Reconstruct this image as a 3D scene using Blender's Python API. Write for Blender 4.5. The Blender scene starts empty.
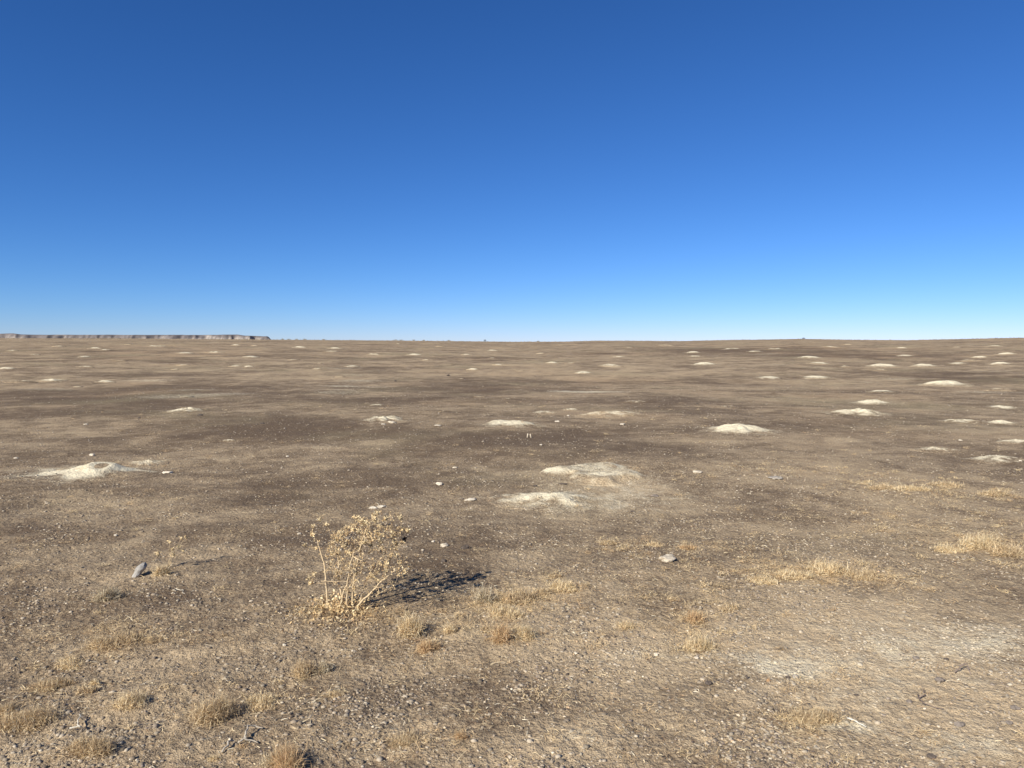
import bpy, math, numpy as np
from mathutils import Vector, Matrix

rng = np.random.default_rng(11)
scene = bpy.context.scene
C = scene.collection
R = math.radians

# ------------------------------------------------------------------ camera numbers
W, Hh, F = 1024, 768, 740.0
CAMZ = 1.6
HOR = 343.0
PITCH = math.atan((384 - HOR) / F)

# ------------------------------------------------------------------ noise
def _hash(ix, iy, seed):
    h = (ix.astype(np.int64) * 374761393 + iy.astype(np.int64) * 668265263 + seed * 974634777) & 0xFFFFFFFF
    h = ((h ^ (h >> 13)) * 1274126177) & 0xFFFFFFFF
    h = ((h ^ (h >> 16)) * 2246822519) & 0xFFFFFFFF
    return ((h ^ (h >> 15)) & 0xFFFFFF) / float(0xFFFFFF)

def vnoise(x, y, seed=0):
    """gradient noise, about -0.7..0.7"""
    xf = np.floor(x); yf = np.floor(y)
    fx = x - xf; fy = y - yf
    u = fx * fx * fx * (fx * (fx * 6 - 15) + 10)
    v = fy * fy * fy * (fy * (fy * 6 - 15) + 10)
    xi = xf.astype(np.int64); yi = yf.astype(np.int64)
    def g(dx, dy):
        a = _hash(xi + dx, yi + dy, seed) * 2 * np.pi
        return np.cos(a) * (fx - dx) + np.sin(a) * (fy - dy)
    n00, n10, n01, n11 = g(0, 0), g(1, 0), g(0, 1), g(1, 1)
    return (n00 * (1 - u) + n10 * u) * (1 - v) + (n01 * (1 - u) + n11 * u) * v

def fbm(x, y, seed=0, oct=4, gain=0.5):
    s = 0; a = 1.0; f = 1.0
    for k in range(oct):
        s = s + a * vnoise(x * f + 17.3 * k, y * f - 9.1 * k, seed + k * 7)
        a *= gain; f *= 2.03
    return s

def sstep(a, b, x):
    t = np.clip((x - a) / (b - a), 0, 1)
    return t * t * (3 - 2 * t)

# ------------------------------------------------------------------ terrain
SKY_X = np.array([-400, 0, 60, 140, 275, 300, 420, 512, 560, 600, 680, 720, 800, 850, 905, 960, 1024, 1400.])
SKY_Y = np.array([339.4, 339.6, 339.5, 339.5, 340.2, 340.3, 341.0, 341.9, 341.8, 340.9, 341.3, 340.6, 339.7, 340.4, 340.8, 340.0, 339.2, 339.])
CREST = 230.0
# erosion lines running towards the upper right of the open ground
def base_h(x, y):
    r = np.hypot(x, y)
    th = np.arctan2(x, np.maximum(y, 1e-6))
    th = np.clip(th, -0.9, 0.9)
    px = 512 + F * np.tan(th)
    zc = CAMZ + CREST * (HOR - np.interp(px, SKY_X, SKY_Y)) / F
    p = np.clip((r - 32) / (CREST - 32), 0, 1)
    z = zc * (1 - (1 - p) ** 2.2)
    z = z - sstep(CREST, 800, r) * (zc + 7)
    z = z + 0.09 * fbm(x / 11, y / 11, 3, 3) * sstep(2, 8, r) * (1 - sstep(140, 200, r))
    z = z + 0.040 * fbm(x / 2.6, y / 2.6, 9, 3) * (1 - 0.4 * sstep(90, 200, r))
    return z

def full_h(x, y):
    r = np.hypot(x, y)
    z = base_h(x, y)
    # short ridges lying along the (0.85, 0.5) direction on the left, softer elsewhere
    a = x * 0.90 + y * 0.44; b = -x * 0.44 + y * 0.90
    k = sstep(1.0, -1.5, x) * 0.9 + 0.35
    f1 = 1 - sstep(12, 35, r)
    z = z + 0.020 * k * fbm(a / 1.1, b / 0.30, 21, 3) * f1
    f2 = 1 - sstep(7, 14, r)
    z = z + 0.0095 * fbm(x / 0.17, y / 0.17, 31, 3) * f2
    f3 = 1 - sstep(4.5, 8, r)
    z = z + 0.0052 * fbm(x / 0.052, y / 0.052, 41, 2) * f3
    return z

TS = np.exp(np.linspace(math.log(1.8), math.log(260.0), 2600))
def ray(px, py):
    u = (px - 512) / F; v = (384 - py) / F
    c, s = math.cos(PITCH), math.sin(PITCH)
    # camera looks along +Y pitched down
    d = np.array([u, c + v * s, v * c - s])
    return d
def at(px, py, zfun=base_h):
    d = ray(px, py)
    X = d[0] * TS; Y = d[1] * TS; Z = CAMZ + d[2] * TS
    g = zfun(X, Y)
    m = np.nonzero(Z < g)[0]
    if len(m) == 0:
        i = int(np.argmin(Z - g)); i = max(i, 1)
        return np.array([X[i], Y[i], g[i]])
    i = max(int(m[0]), 1)
    e0 = Z[i-1] - g[i-1]; e1 = Z[i] - g[i]
    t = TS[i-1] + (TS[i] - TS[i-1]) * (e0 / (e0 - e1 + 1e-12))
    x, y = d[0] * t, d[1] * t
    return np.array([x, y, float(full_h(np.array([x]), np.array([y]))[0])])
def depth(p):
    return p[1] * math.cos(PITCH) - (p[2] - CAMZ) * math.sin(PITCH)
def hz(x, y):
    return float(full_h(np.array([x]), np.array([y]))[0])

# ------------------------------------------------------------------ soil fields (real differences of the soil)
def blob(px, py, rx, ry, amp):
    c = at(px, py); d = depth(c)
    py0, py1 = py - ry, py + ry
    a = at(px, max(py0, 345)); b = at(px, py1)
    return (c[0], c[1], rx / F * d, max(abs(a[1] - b[1]) / 2, 0.05), amp)

TONE = [blob(*t) for t in [
    (560, 436, 170, 11, -.55), (470, 452, 120, 10, -.35), (300, 424, 90, 9, -.5), (262, 433, 50, 6, -.4), (110, 412, 75, 5, -.5),
    (79, 398, 28, 3, -.4), (160, 395, 32, 3, -.35), (845, 425, 90, 10, -.5), (670, 413, 60, 5, -.3),
    (978, 379, 60, 5, -.55), (937, 373, 60, 3, -.5), (880, 356, 90, 3, -.35), (700, 350, 60, 3, -.5), (800, 352, 50, 3, -.4),
    (330, 482, 160, 18, -.35), (438, 562, 50, 22, -.75), (330, 538, 90, 11, -.5), (90, 530, 120, 12, -.4), (250, 500, 120, 12, -.35),
    (110, 480, 120, 12, -.2), (60, 560, 60, 12, -.25), (560, 520, 100, 14, -.15), (720, 500, 90, 12, -.15),
    (120, 600, 90, 12, -.3), (480, 400, 120, 6, -.15), (830, 510, 60, 16, -.2), (640, 400, 90, 4, -.2), (200, 392, 170, 12, -.42), (120, 450, 140, 20, -.22), (230, 425, 120, 14, -.22), (420, 440, 120, 14, -.2), (60, 395, 90, 8, -.2),
    (380, 700, 90, 25, -.25), (640, 700, 110, 25, -.3), (60, 745, 70, 22, -.15), (820, 722, 50, 14, -.5), (560, 760, 200, 20, -.1),
    (640, 490, 80, 14, .35), (600, 512, 110, 14, .25), (870, 640, 210, 40, .40), (930, 575, 130, 20, .30),
    (185, 556, 90, 9, .35), (60, 580, 70, 12, .2), (600, 640, 150, 22, .3), (80, 433, 55, 5, .4), (15, 444, 32, 3, .5),
    (700, 441, 70, 5, .35), (920, 428, 55, 3, .3), (838, 440, 45, 3, .35), (470, 375, 260, 9, .2), (740, 388, 200, 8, .25),
    (330, 446, 50, 6, .35), (340, 463, 55, 5, .35), (640, 672, 40, 30, .25), (585, 742, 50, 30, .4), (960, 690, 90, 30, .3),
    (250, 712, 150, 22, .12), (30, 690, 60, 20, .1), (350, 740, 80, 20, .2), (1000, 730, 60, 30, .3), (830, 650, 230, 60, .38), (520, 760, 420, 45, .16), (60, 740, 140, 40, .14), (920, 600, 130, 30, .25), (930, 720, 120, 40, .2), (600, 720, 120, 40, .12),
]]
GREYPATCH = [blob(*t) for t in [   # bare bleached crust
    (785, 668, 34, 9, 1.0), (602, 478, 85, 14, .36), (560, 505, 95, 12, .36), (645, 497, 70, 12, .26), (88, 474, 70, 9, .3), (330, 446, 45, 6, .28), (384, 419, 45, 4, .3), (614, 414, 60, 4, .25), (725, 655, 40, 7, .25), (585, 740, 35, 18, .4), (640, 655, 40, 8, .4), (900, 640, 150, 40, .38), (850, 690, 130, 40, .25),
    (847, 726, 26, 4, .8), (960, 745, 70, 20, .35), (1000, 640, 60, 16, .4), (200, 605, 60, 6, .15), (625, 588, 60, 6, .25), (60, 755, 80, 20, .2)]]
STRAW = [blob(*t) for t in [
    (835, 572, 100, 12, 1.), (790, 580, 60, 9, .8), (990, 540, 55, 12, 1.), (1010, 565, 30, 8, .6), (915, 487, 60, 8, .85), (1000, 495, 40, 6, .6),
    (540, 590, 45, 14, .7), (500, 610, 40, 12, .4), (350, 615, 45, 10, .55), (700, 550, 110, 14, .40), (600, 545, 60, 8, .35),
    (60, 630, 110, 24, .5), (120, 640, 60, 10, .35), (700, 632, 30, 18, .5), (80, 690, 110, 30, .15), (820, 722, 55, 14, .7),
    (280, 700, 60, 12, .35), (430, 625, 60, 16, .4), (620, 640, 60, 14, .35), (760, 575, 70, 10, .6), (680, 600, 90, 16, .35), (450, 600, 60, 14, .3), (960, 525, 70, 10, .6), (250, 640, 140, 16, .14), (500, 660, 140, 16, .12), (880, 520, 100, 12, .4), (930, 505, 80, 10, .4),
    (700, 470, 120, 12, .3), (850, 470, 120, 12, .3), (660, 575, 90, 12, .3), (560, 700, 90, 30, .2), (30, 725, 50, 14, .4), (405, 745, 60, 18, .3),
    (105, 598, 40, 6, .5), (590, 375, 60, 6, .3)]]

TUFT_PX = []
_r = np.random.default_rng(5)
for _ in range(150):
    rr_ = 24 * (220 / 24) ** _r.random(); th_ = _r.uniform(-.72, .72); ww_ = _r.uniform(.35, 1.3) * (1 + rr_ * .006)
    GREYPATCH.append((rr_ * math.sin(th_), rr_ * math.cos(th_), ww_, ww_ * _r.uniform(.4, .9), _r.uniform(.18, .55)))
for _ in range(90):
    rr_ = 20 * (200 / 20) ** _r.random(); th_ = _r.uniform(-.72, .72); ww_ = _r.uniform(.8, 3.2) * (1 + rr_ * .01)
    TONE.append((rr_ * math.sin(th_), rr_ * math.cos(th_), ww_, ww_ * _r.uniform(.4, .8), -_r.uniform(.15, .5)))
def field(lst, x, y):
    s = np.zeros_like(x)
    for (cx, cy, rx, ry, a) in lst:
        q = ((x - cx) / rx) ** 2 + ((y - cy) / ry) ** 2
        s += a * np.exp(-q * 0.9)
    return s

# ------------------------------------------------------------------ mounds: px, py of the foot, width px, brightness, kind
MOUNDS = [
    # hand described ones
    (86, 474, 104, .95, 'big', 'low pale mound with an open burrow crater and a dark crumbly flank'),
    (739, 430, 62, 1.0, 'dome', 'brightest smooth dome-shaped burrow mound on dark soil'),
    (511, 424, 52, 1.0, 'twin', 'cream burrow mound with two humps beyond the pair of pale stubs'),
    (598, 475, 100, .95, 'ring', 'broad flat burrow mound ringed by a broken pale rim'),
    (552, 501, 110, .95, 'flat', 'broad low mound of pale dust just nearer than the ring-rimmed mound'),
    (384, 420, 48, .75, 'rough', 'small rough mound with pale stones at its foot'),
    (614, 415, 70, .60, 'flat', 'low brown swell with a pale streak beyond the white pebble'),
    (857, 413, 56, .90, 'rough', 'crumbly pale mound with a hollow top, nearer one of two close mounds'),
    (873, 403, 34, .95, 'dome', 'bright peaked mound, farther one of two close mounds'),
    (945, 385, 46, .85, 'dome', 'wide smooth pale mound on the darkest soil of the far slope'),
    (1017, 442, 34, 1.0, 'flat', 'yellowish bright mound cut by the edge of the picture'),
    (996, 460, 62, .75, 'flat', 'wide greyish low mound nearer than the yellowish bright mound'),
    (935, 450, 42, .65, 'flat', 'dull tan low mound beside the wide greyish low mound'),
    (1000, 423, 30, .95, 'dome', 'pale pointed mound at the end of a long tan bank'),
    (963, 422, 44, .7, 'flat', 'long tan bank of soil leading to the pale pointed mound'),
    (186, 411, 42, .60, 'rough', 'low brownish mound with a dark dug hollow on its flank'),
    (20, 382, 28, .50, 'flat', 'thin pale streak of a mound touching the brighter crest mound'),
    (52, 381, 26, .80, 'rough', 'bright crest-like mound joined to a thin pale streak'),
]
FARM = [
    (105,382,16,.75),(78,387,7,.7),(6,369,15,.7),(85,367,14,.6),(84,357,9,.75),(35,355,8,.6),(59,346.5,10,.6),(95,348.7,12,.7),
    (105,350.2,11,.65),(158,346.7,20,.5),(185,353.4,14,.75),(215,352.8,15,.65),(236,345.3,8,.8),(255,345.8,6,.6),(251,357,13,.95),
    (236,366.5,12,.6),(248,367,9,.8),(183,365.2,10,.45),(175,369.4,6,.6),(187,397,10,.65),(228,440.5,12,.55),
    (300,347.5,12,.85),(335,348.7,13,.75),(332,351.8,15,.6),(374,354.8,12,.6),(414,355,12,.9),(467,354.8,10,.7),(492,350.8,10,.7),
    (498,365,9,.7),(492,358.3,7,.6),(473,369.7,11,.95),(461,379,6,.6),(352,366.6,12,.8),(317,369,8,.65),(319,363.5,5,.6),(294,360,9,.5),
    (398,343.8,4,.7),(426,360,6,.6),(376,405,13,.6),(480,397.3,10,.5),(508,399,8,.5),
    (544,412.6,22,.5),(570,409.6,14,.65),(619,357,10,.85),(541,353.6,8,.65),(553,363.2,12,.8),(570,363.4,9,.5),(583.5,373,14,.9),
    (611,366,20,.6),(693,352.8,15,.8),(695,356.8,12,.7),(704,364.5,20,.95),(731.5,349.3,20,.65),(755,351.8,14,.7),(769,378,19,.95),
    (775,349.3,16,.5),(636,402.3,26,.35),
    (810,357.5,18,1.),(820,363.6,21,.7),(815.6,377.6,23,.85),(831.6,347.2,16,.65),(848,344.7,7,.65),(901.7,348.2,9,.9),(905,356,14,.85),
    (957,347.5,8,.65),(993.5,346.3,14,.6),(1005.5,354.3,16,.95),(979,357.7,15,.7),(957,363.7,14,.85),(1000,364,17,.95),(969,360.8,20,.4),
    (881,366.7,32,.7),(924,366,20,.8),(881,392,22,.7),(1003,407.5,22,.8),(754,352,11,.5),(878,370,14,.45),(845,366.8,10,.5),(664,346,16,.4),
    (629,347.8,8,.5),(146,463,34,.45),(999,390,26,.35),(726,407,26,.35),
    (12,351,10,.5),(128,344.6,6,.55),(520,371,7,.45),(650,381,7,.4),(560,345.5,9,.4),(440,346.5,8,.4),(120,361,12,.4),(40,404,12,.35),(340,377,8,.35),
]
ONES = ['zero','one','two','three','four','five','six','seven','eight','nine','ten','eleven','twelve','thirteen','fourteen','fifteen','sixteen','seventeen','eighteen','nineteen']
TENS = ['', '', 'twenty','thirty','forty','fifty','sixty','seventy','eighty','ninety']
def num(n):
    n = int(round(n))
    if n >= 100: return 'one-hundred'
    if n < 20: return ONES[n]
    return TENS[n // 10] + ('-' + ONES[n % 10] if n % 10 else '')

M = []   # x, y, rx, ry, height, bright, kind, label, rot
for (px, py, w, b, kind, label) in MOUNDS:
    p = at(px, py); d = depth(p); rx = w / 2 / F * d
    hk = {'big': .10, 'dome': .085, 'twin': .07, 'ring': .085, 'flat': .055, 'rough': .075}[kind]
    ry = rx * {'big': .80, 'dome': .8, 'twin': .75, 'ring': .85, 'flat': .70, 'rough': .75}[kind]
    hgt = 2 * rx * hk
    M.append(dict(x=p[0], y=p[1], rx=rx, ry=ry, h=hgt, b=b, kind=kind, label=label, d=d, s=len(M)))
used_lab = set()
for (px, py, w, b) in FARM:
    b = min(b * 1.12, 1.05); p = at(px, py); d = depth(p); rx = w / 2 / F * d * 1.12
    hk = .035 + .036 * b
    bw = 'bright' if b > .84 else 'pale' if b > .62 else 'dull tan'
    sw = 'tiny' if w < 9 else 'small' if w < 16 else 'long low'
    row = 'under the skyline' if py < 350 else 'high on the far slope' if py < 360 else 'on the far slope' if py < 375 else 'on the middle ground'
    lab = f"{sw} {bw} mound {row}, {num(px/10.24)} percent across, {num(py/7.68)} down"
    if lab in used_lab: lab = lab.replace('mound', 'burrow mound')
    used_lab.add(lab)
    M.append(dict(x=p[0], y=p[1], rx=rx, ry=rx * rng.uniform(.6, 1.1), h=min(2 * rx * hk, .34) * rng.uniform(.65, 1.25), b=b, kind='dome' if b > .75 else 'flat' if b < .5 else 'rough', label=lab, d=d, s=len(M), far=True))

def rho(m, x, y):
    dx = (x - m['x']) / m['rx']; dy = (y - m['y']) / m['ry']
    q = np.hypot(dx, dy)
    a = np.arctan2(dy, dx); s = m['s'] * 3.7
    wob = 0.20 * vnoise(np.cos(a) * 1.6 + s, np.sin(a) * 1.6 + s, 5) * 2 + 0.10 * vnoise(dx * 2.6 + s, dy * 2.6 - s, 6) * 2
    return q + wob, dx, dy

def pale_of(m, x, y):
    q, dx, dy = rho(m, x, y)
    k = m['kind']; b = m['b']; s = m['s'] * 1.9
    P = .95 * b * (1 - sstep(.12, 1.05, q)) + 0.42 * b * (1 - sstep(.45, 2.3, q))
    n = vnoise(dx * 3.1 + s, dy * 3.1 + s, 77)
    if k == 'big':
        # dark flank to the right, undisturbed floor inside the crater
        P = P * (1 - .85 * sstep(.60, .85, dx + .12 * n - .25 * dy)) + .6 * np.exp(-(((dx - 1.15) / .38) ** 2 + ((dy - .35) / .10) ** 2))
        c = np.hypot((dx - .33) / .14, (dy + .05) / .26)
        P = np.where(c < 1.6, np.maximum(P, 1.0 * np.exp(-((c - 1.3) / .3) ** 2)) * sstep(.6, 1.05, c), P)
        P = np.maximum(P, .55 * np.exp(-(((dx + .2) / .30) ** 2 + ((dy - 1.25) / .12) ** 2)))
    elif k == 'ring':
        P = .45 * P + b * .75 * np.exp(-((q - .80) / .16) ** 2) * (sstep(-.5, .15, dy + .3 * n)) + b * .85 * np.exp(-(((dx - .05) / .45) ** 2 + ((dy + .50) / .13) ** 2))
    elif k == 'flat':
        P = P * (.62 + .9 * n) + b * .45 * np.exp(-(((dx + .2) / .7) ** 2 + ((dy - .35) / .22) ** 2))
    elif k == 'rough':
        P = P * (.85 + 1.0 * n)
    elif k == 'twin':
        P = P * (1 - .5 * np.exp(-(((dx + .05) / .5) ** 2 + ((dy - .12) / .10) ** 2)))
    return np.clip(P, 0, 1.2)

def mound_h(m, x, y):
    q, dx, dy = rho(m, x, y)
    k = m['kind']; s = m['s'] * 2.3
    dome = (1 - sstep(0.05, 1.12, q)) ** 1.15
    n = vnoise(dx * 2.2 + s, dy * 2.2 + s, 91); n2 = vnoise(dx * 7 + s, dy * 7 + s, 92)
    if k == 'big':
        c = np.hypot((dx - .33) / .16, (dy + .05) / .28)
        wl = np.where(dx < .3, .62, .36); h = np.exp(-((dx - .3) / wl) ** 2 - ((dy - .0) / .55) ** 2) * (1 - sstep(.8, 1.12, q)) * (1 + .06 * n + .05 * n2) - .22 * np.exp(-c ** 2 * 1.3) + .10 * np.exp(-((c - 1.3) / .35) ** 2) * dome
    elif k == 'ring':
        h = .75 * dome + .35 * np.exp(-((q - .66) / .2) ** 2) - .25 * np.exp(-q ** 2 / .12) + .12 * n * dome + .05 * n2 * dome
    elif k == 'twin':
        a = np.hypot((dx + .45) / .6, (dy - .25) / .7); c = np.hypot((dx - .2) / .8, (dy + .15) / .7)
        h = np.maximum(.85 * np.exp(-a ** 2 * 1.6), 1.0 * np.exp(-c ** 2 * 1.6)) * (1 - sstep(.75, 1.15, q)) + .12 * n2 * dome
    elif k == 'flat':
        h = dome * (.9 + .4 * n) + .08 * n2 * dome
    elif k == 'rough':
        c = np.hypot((dx + .05) / .3, (dy + .05) / .3)
        h = dome * (1 + .5 * n + .22 * n2) - .45 * np.exp(-c ** 2) * dome
    else:
        h = dome * (1 + .12 * n + .05 * n2)
    return m['h'] * h

def pale(x, y):
    P = np.clip(field(GREYPATCH, x, y), 0, .9) * .75
    for m in M:
        R2 = 2.7
        i = np.nonzero((np.abs(x - m['x']) < m['rx'] * R2) & (np.abs(y - m['y']) < m['ry'] * R2))[0]
        if len(i):
            P[i] = np.maximum(P[i], pale_of(m, x[i], y[i]))
    return P
def soil(x, y):
    out = np.zeros((len(x), 4), np.float32)
    out[:, 0] = pale(x, y)
    out[:, 1] = np.clip(.5 + .5 * field(TONE, x, y), 0, 1)
    out[:, 2] = np.clip(field(STRAW, x, y), 0, 1)
    out[:, 3] = 1
    return out

# ------------------------------------------------------------------ mesh helpers
def make_mesh(name, V, Fc, mat, cols=None, smooth=False, cname='soil'):
    """V (n,3); Fc (m,k) array of equal-size faces, or list of arrays"""
    me = bpy.data.meshes.new(name)
    if not isinstance(Fc, list): Fc = [Fc]
    V = np.asarray(V, np.float32)
    me.vertices.add(len(V)); me.vertices.foreach_set('co', V.ravel())
    loops = np.concatenate([f.ravel() for f in Fc]).astype(np.int32)
    sizes = np.concatenate([np.full(len(f), f.shape[1], np.int32) for f in Fc])
    starts = np.concatenate([[0], np.cumsum(sizes)[:-1]]).astype(np.int32)
    me.loops.add(len(loops)); me.loops.foreach_set('vertex_index', loops)
    me.polygons.add(len(sizes)); me.polygons.foreach_set('loop_start', starts)
    if smooth: me.polygons.foreach_set('use_smooth', np.ones(len(sizes), bool))
    if cols is not None:
        a = me.color_attributes.new(cname, 'FLOAT_COLOR', 'POINT')
        a.data.foreach_set('color', np.asarray(cols, np.float32).ravel())
    me.update(calc_edges=True)
    me.validate()
    if mat: me.materials.append(mat)
    return me

def link(name, me, parent=None, loc=None):
    o = bpy.data.objects.new(name, me); C.objects.link(o)
    if loc is not None: o.location = loc
    if parent: o.parent = parent
    return o
def tag(o, label=None, cat=None, group=None, kind=None):
    if label: o['label'] = label
    if cat: o['category'] = cat
    if group: o['group'] = group
    if kind: o['kind'] = kind
    return o

class MB:
    """collects vertices, quads and triangles with a colour each"""
    def __init__(s): s.V = []; s.Q = []; s.T = []; s.C = []; s.n = 0
    def add(s, V, Q=None, T=None, col=(1, 1, 1)):
        V = np.asarray(V, float).reshape(-1, 3)
        if Q is not None and len(Q): s.Q.append(np.asarray(Q) + s.n)
        if T is not None and len(T): s.T.append(np.asarray(T) + s.n)
        c = np.asarray(col, float)
        if c.ndim == 1: c = np.tile(c, (len(V), 1))
        s.C.append(np.hstack([c, np.ones((len(V), 1))])); s.V.append(V); s.n += len(V)
    def mesh(s, name, mat, smooth=False):
        F_ = []
        if s.Q: F_.append(np.vstack(s.Q))
        if s.T: F_.append(np.vstack(s.T))
        return make_mesh(name, np.vstack(s.V), F_, mat, np.vstack(s.C), smooth, 'tint')

def tube(mb, pts, radii, col, seg=5):
    pts = np.asarray(pts, float); n = len(pts)
    V = []; up = np.array([0.13, 0.37, 1.0])
    for i in range(n):
        t = pts[min(i + 1, n - 1)] - pts[max(i - 1, 0)]; t /= (np.linalg.norm(t) + 1e-9)
        a = np.cross(t, up);
        if np.linalg.norm(a) < .1: a = np.cross(t, np.array([1., 0, 0]))
        a /= np.linalg.norm(a); b = np.cross(t, a)
        for k in range(seg):
            w = 2 * math.pi * k / seg
            V.append(pts[i] + radii[i] * (math.cos(w) * a + math.sin(w) * b))
    Q = [(i * seg + k, i * seg + (k + 1) % seg, (i + 1) * seg + (k + 1) % seg, (i + 1) * seg + k) for i in range(n - 1) for k in range(seg)]
    V.append(pts[-1]); V.append(pts[0]); e = n * seg
    T = [((n - 1) * seg + k, (n - 1) * seg + (k + 1) % seg, e) for k in range(seg)] + [((k + 1) % seg, k, e + 1) for k in range(seg)]
    mb.add(V, Q, T, col)

def ico(sub=0):
    t = (1 + 5 ** .5) / 2
    V = [(-1, t, 0), (1, t, 0), (-1, -t, 0), (1, -t, 0), (0, -1, t), (0, 1, t), (0, -1, -t), (0, 1, -t), (t, 0, -1), (t, 0, 1), (-t, 0, -1), (-t, 0, 1)]
    T = [(0, 11, 5), (0, 5, 1), (0, 1, 7), (0, 7, 10), (0, 10, 11), (1, 5, 9), (5, 11, 4), (11, 10, 2), (10, 7, 6), (7, 1, 8), (3, 9, 4), (3, 4, 2), (3, 2, 6), (3, 6, 8), (3, 8, 9), (4, 9, 5), (2, 4, 11), (6, 2, 10), (8, 6, 7), (9, 8, 1)]
    V = [np.array(v, float) / np.linalg.norm(v) for v in V]
    for _ in range(sub):
        cache = {}; NT = []
        def mid(a, b):
            k = (min(a, b), max(a, b))
            if k not in cache:
                m = V[a] + V[b]; V.append(m / np.linalg.norm(m)); cache[k] = len(V) - 1
            return cache[k]
        for a, b, c in T:
            ab, bc, ca = mid(a, b), mid(b, c), mid(c, a)
            NT += [(a, ab, ca), (b, bc, ab), (c, ca, bc), (ab, bc, ca)]
        T = NT
    return np.array(V), np.array(T)

# ------------------------------------------------------------------ materials
def new_mat(name, rough=.95, spec=.15):
    m = bpy.data.materials.new(name); m.use_nodes = True
    nt = m.node_tree; b = nt.nodes['Principled BSDF']
    b.inputs['Roughness'].default_value = rough
    b.inputs['Specular IOR Level'].default_value = spec
    return m, nt, b

class NT:
    def __init__(s, nt): s.nt = nt
    def node(s, t, **k):
        n = s.nt.nodes.new(t)
        for a, v in k.items(): setattr(n, a, v)
        return n
    def sock(s, inp, v):
        if hasattr(v, 'links') or isinstance(v, bpy.types.NodeSocket): s.nt.links.new(v, inp)
        else: inp.default_value = v
    def math(s, op, a, b=0.0, c=0.0, clamp=False):
        n = s.node('ShaderNodeMath', operation=op, use_clamp=clamp)
        s.sock(n.inputs[0], a); s.sock(n.inputs[1], b)
        if op in ('MULTIPLY_ADD',): s.sock(n.inputs[2], c)
        return n.outputs[0]
    def noise(s, vec, scale, detail=3, rough=.55, dist=0.0):
        n = s.node('ShaderNodeTexNoise'); s.sock(n.inputs['Vector'], vec)
        n.inputs['Scale'].default_value = scale; n.inputs['Detail'].default_value = detail
        n.inputs['Roughness'].default_value = rough; n.inputs['Distortion'].default_value = dist
        return n.outputs['Fac']
    def ramp(s, v, a, b):
        n = s.node('ShaderNodeMapRange', interpolation_type='SMOOTHSTEP'); s.sock(n.inputs['Value'], v)
        n.inputs['From Min'].default_value = a; n.inputs['From Max'].default_value = b
        return n.outputs['Result']
    def mix(s, f, a, b):
        n = s.node('ShaderNodeMix', data_type='RGBA'); s.sock(n.inputs[0], f)
        s.sock(n.inputs[6], a); s.sock(n.inputs[7], b)
        return n.outputs[2]

def rgb(r, g, b): return (r, g, b, 1.0)

GROUND, nt, bs = new_mat('dry_prairie_soil', .97, .08)
g = NT(nt)
geo = g.node('ShaderNodeNewGeometry'); P_ = geo.outputs['Position']
att = g.node('ShaderNodeVertexColor', layer_name='soil')
sep = g.node('ShaderNodeSeparateColor'); nt.links.new(att.outputs['Color'], sep.inputs[0])
pal, ton, stw = sep.outputs[0], sep.outputs[1], sep.outputs[2]
n_big = g.noise(P_, .045, 3, .6)
n_mid = g.noise(P_, .35, 4, .62)
n_1m = g.noise(P_, 1.7, 4, .6, .6)
n_10 = g.noise(P_, 9., 5, .72)
n_fine = g.noise(P_, 55., 3, .6)
n_vf = g.noise(P_, 210., 2, .6)
# tone: painted soil differences + noise
t0 = g.math('MULTIPLY_ADD', g.math('SUBTRACT', ton, .5), 1.15, .5)
t1 = g.math('MULTIPLY_ADD', g.math('SUBTRACT', n_mid, .5), 1.25, t0)
t2 = g.math('MULTIPLY_ADD', g.math('SUBTRACT', n_1m, .5), 1.1, t1)
t3 = g.math('MULTIPLY_ADD', g.math('SUBTRACT', n_10, .5), .75, t2)
t4 = g.math('MULTIPLY_ADD', g.math('SUBTRACT', n_fine, .5), 1.35, t3)
tone = g.ramp(t4, .05, .98)
c_dark = rgb(.143, .101, .064); c_lite = rgb(.485, .370, .226)
base = g.mix(tone, c_dark, c_lite)
red = g.ramp(g.math('ADD', n_big, g.math('MULTIPLY', g.math('SUBTRACT', n_mid, .5), .7)), .48, .74)
base = g.mix(g.math('MULTIPLY', red, .42), base, rgb(.36, .245, .138))
# olive tan thatch
ol = g.ramp(g.noise(P_, .16, 4, .65, .4), .50, .70)
base = g.mix(g.math('MULTIPLY', ol, .35), base, rgb(.34, .287, .165))
# straw
sf = g.math('MULTIPLY', stw, g.ramp(g.math('ADD', n_10, g.math('MULTIPLY', g.math('SUBTRACT', n_fine, .5), .9)), .40, .66))
base = g.mix(g.math('MULTIPLY', sf, .62), base, rgb(.50, .375, .22))
# pale excavated subsoil
pn = g.math('MULTIPLY_ADD', g.math('SUBTRACT', n_10, .5), 1.1, pal)
pn = g.math('MULTIPLY_ADD', g.math('SUBTRACT', n_fine, .5), .75, pn)
pn = g.math('MULTIPLY_ADD', g.math('SUBTRACT', g.noise(P_, 3.3, 3, .6), .5), .9, pn)
pf = g.math('MULTIPLY', g.ramp(pn, .12, .92), g.ramp(pal, .02, .30))
base = g.mix(pf, base, rgb(.70, .615, .425))
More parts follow.
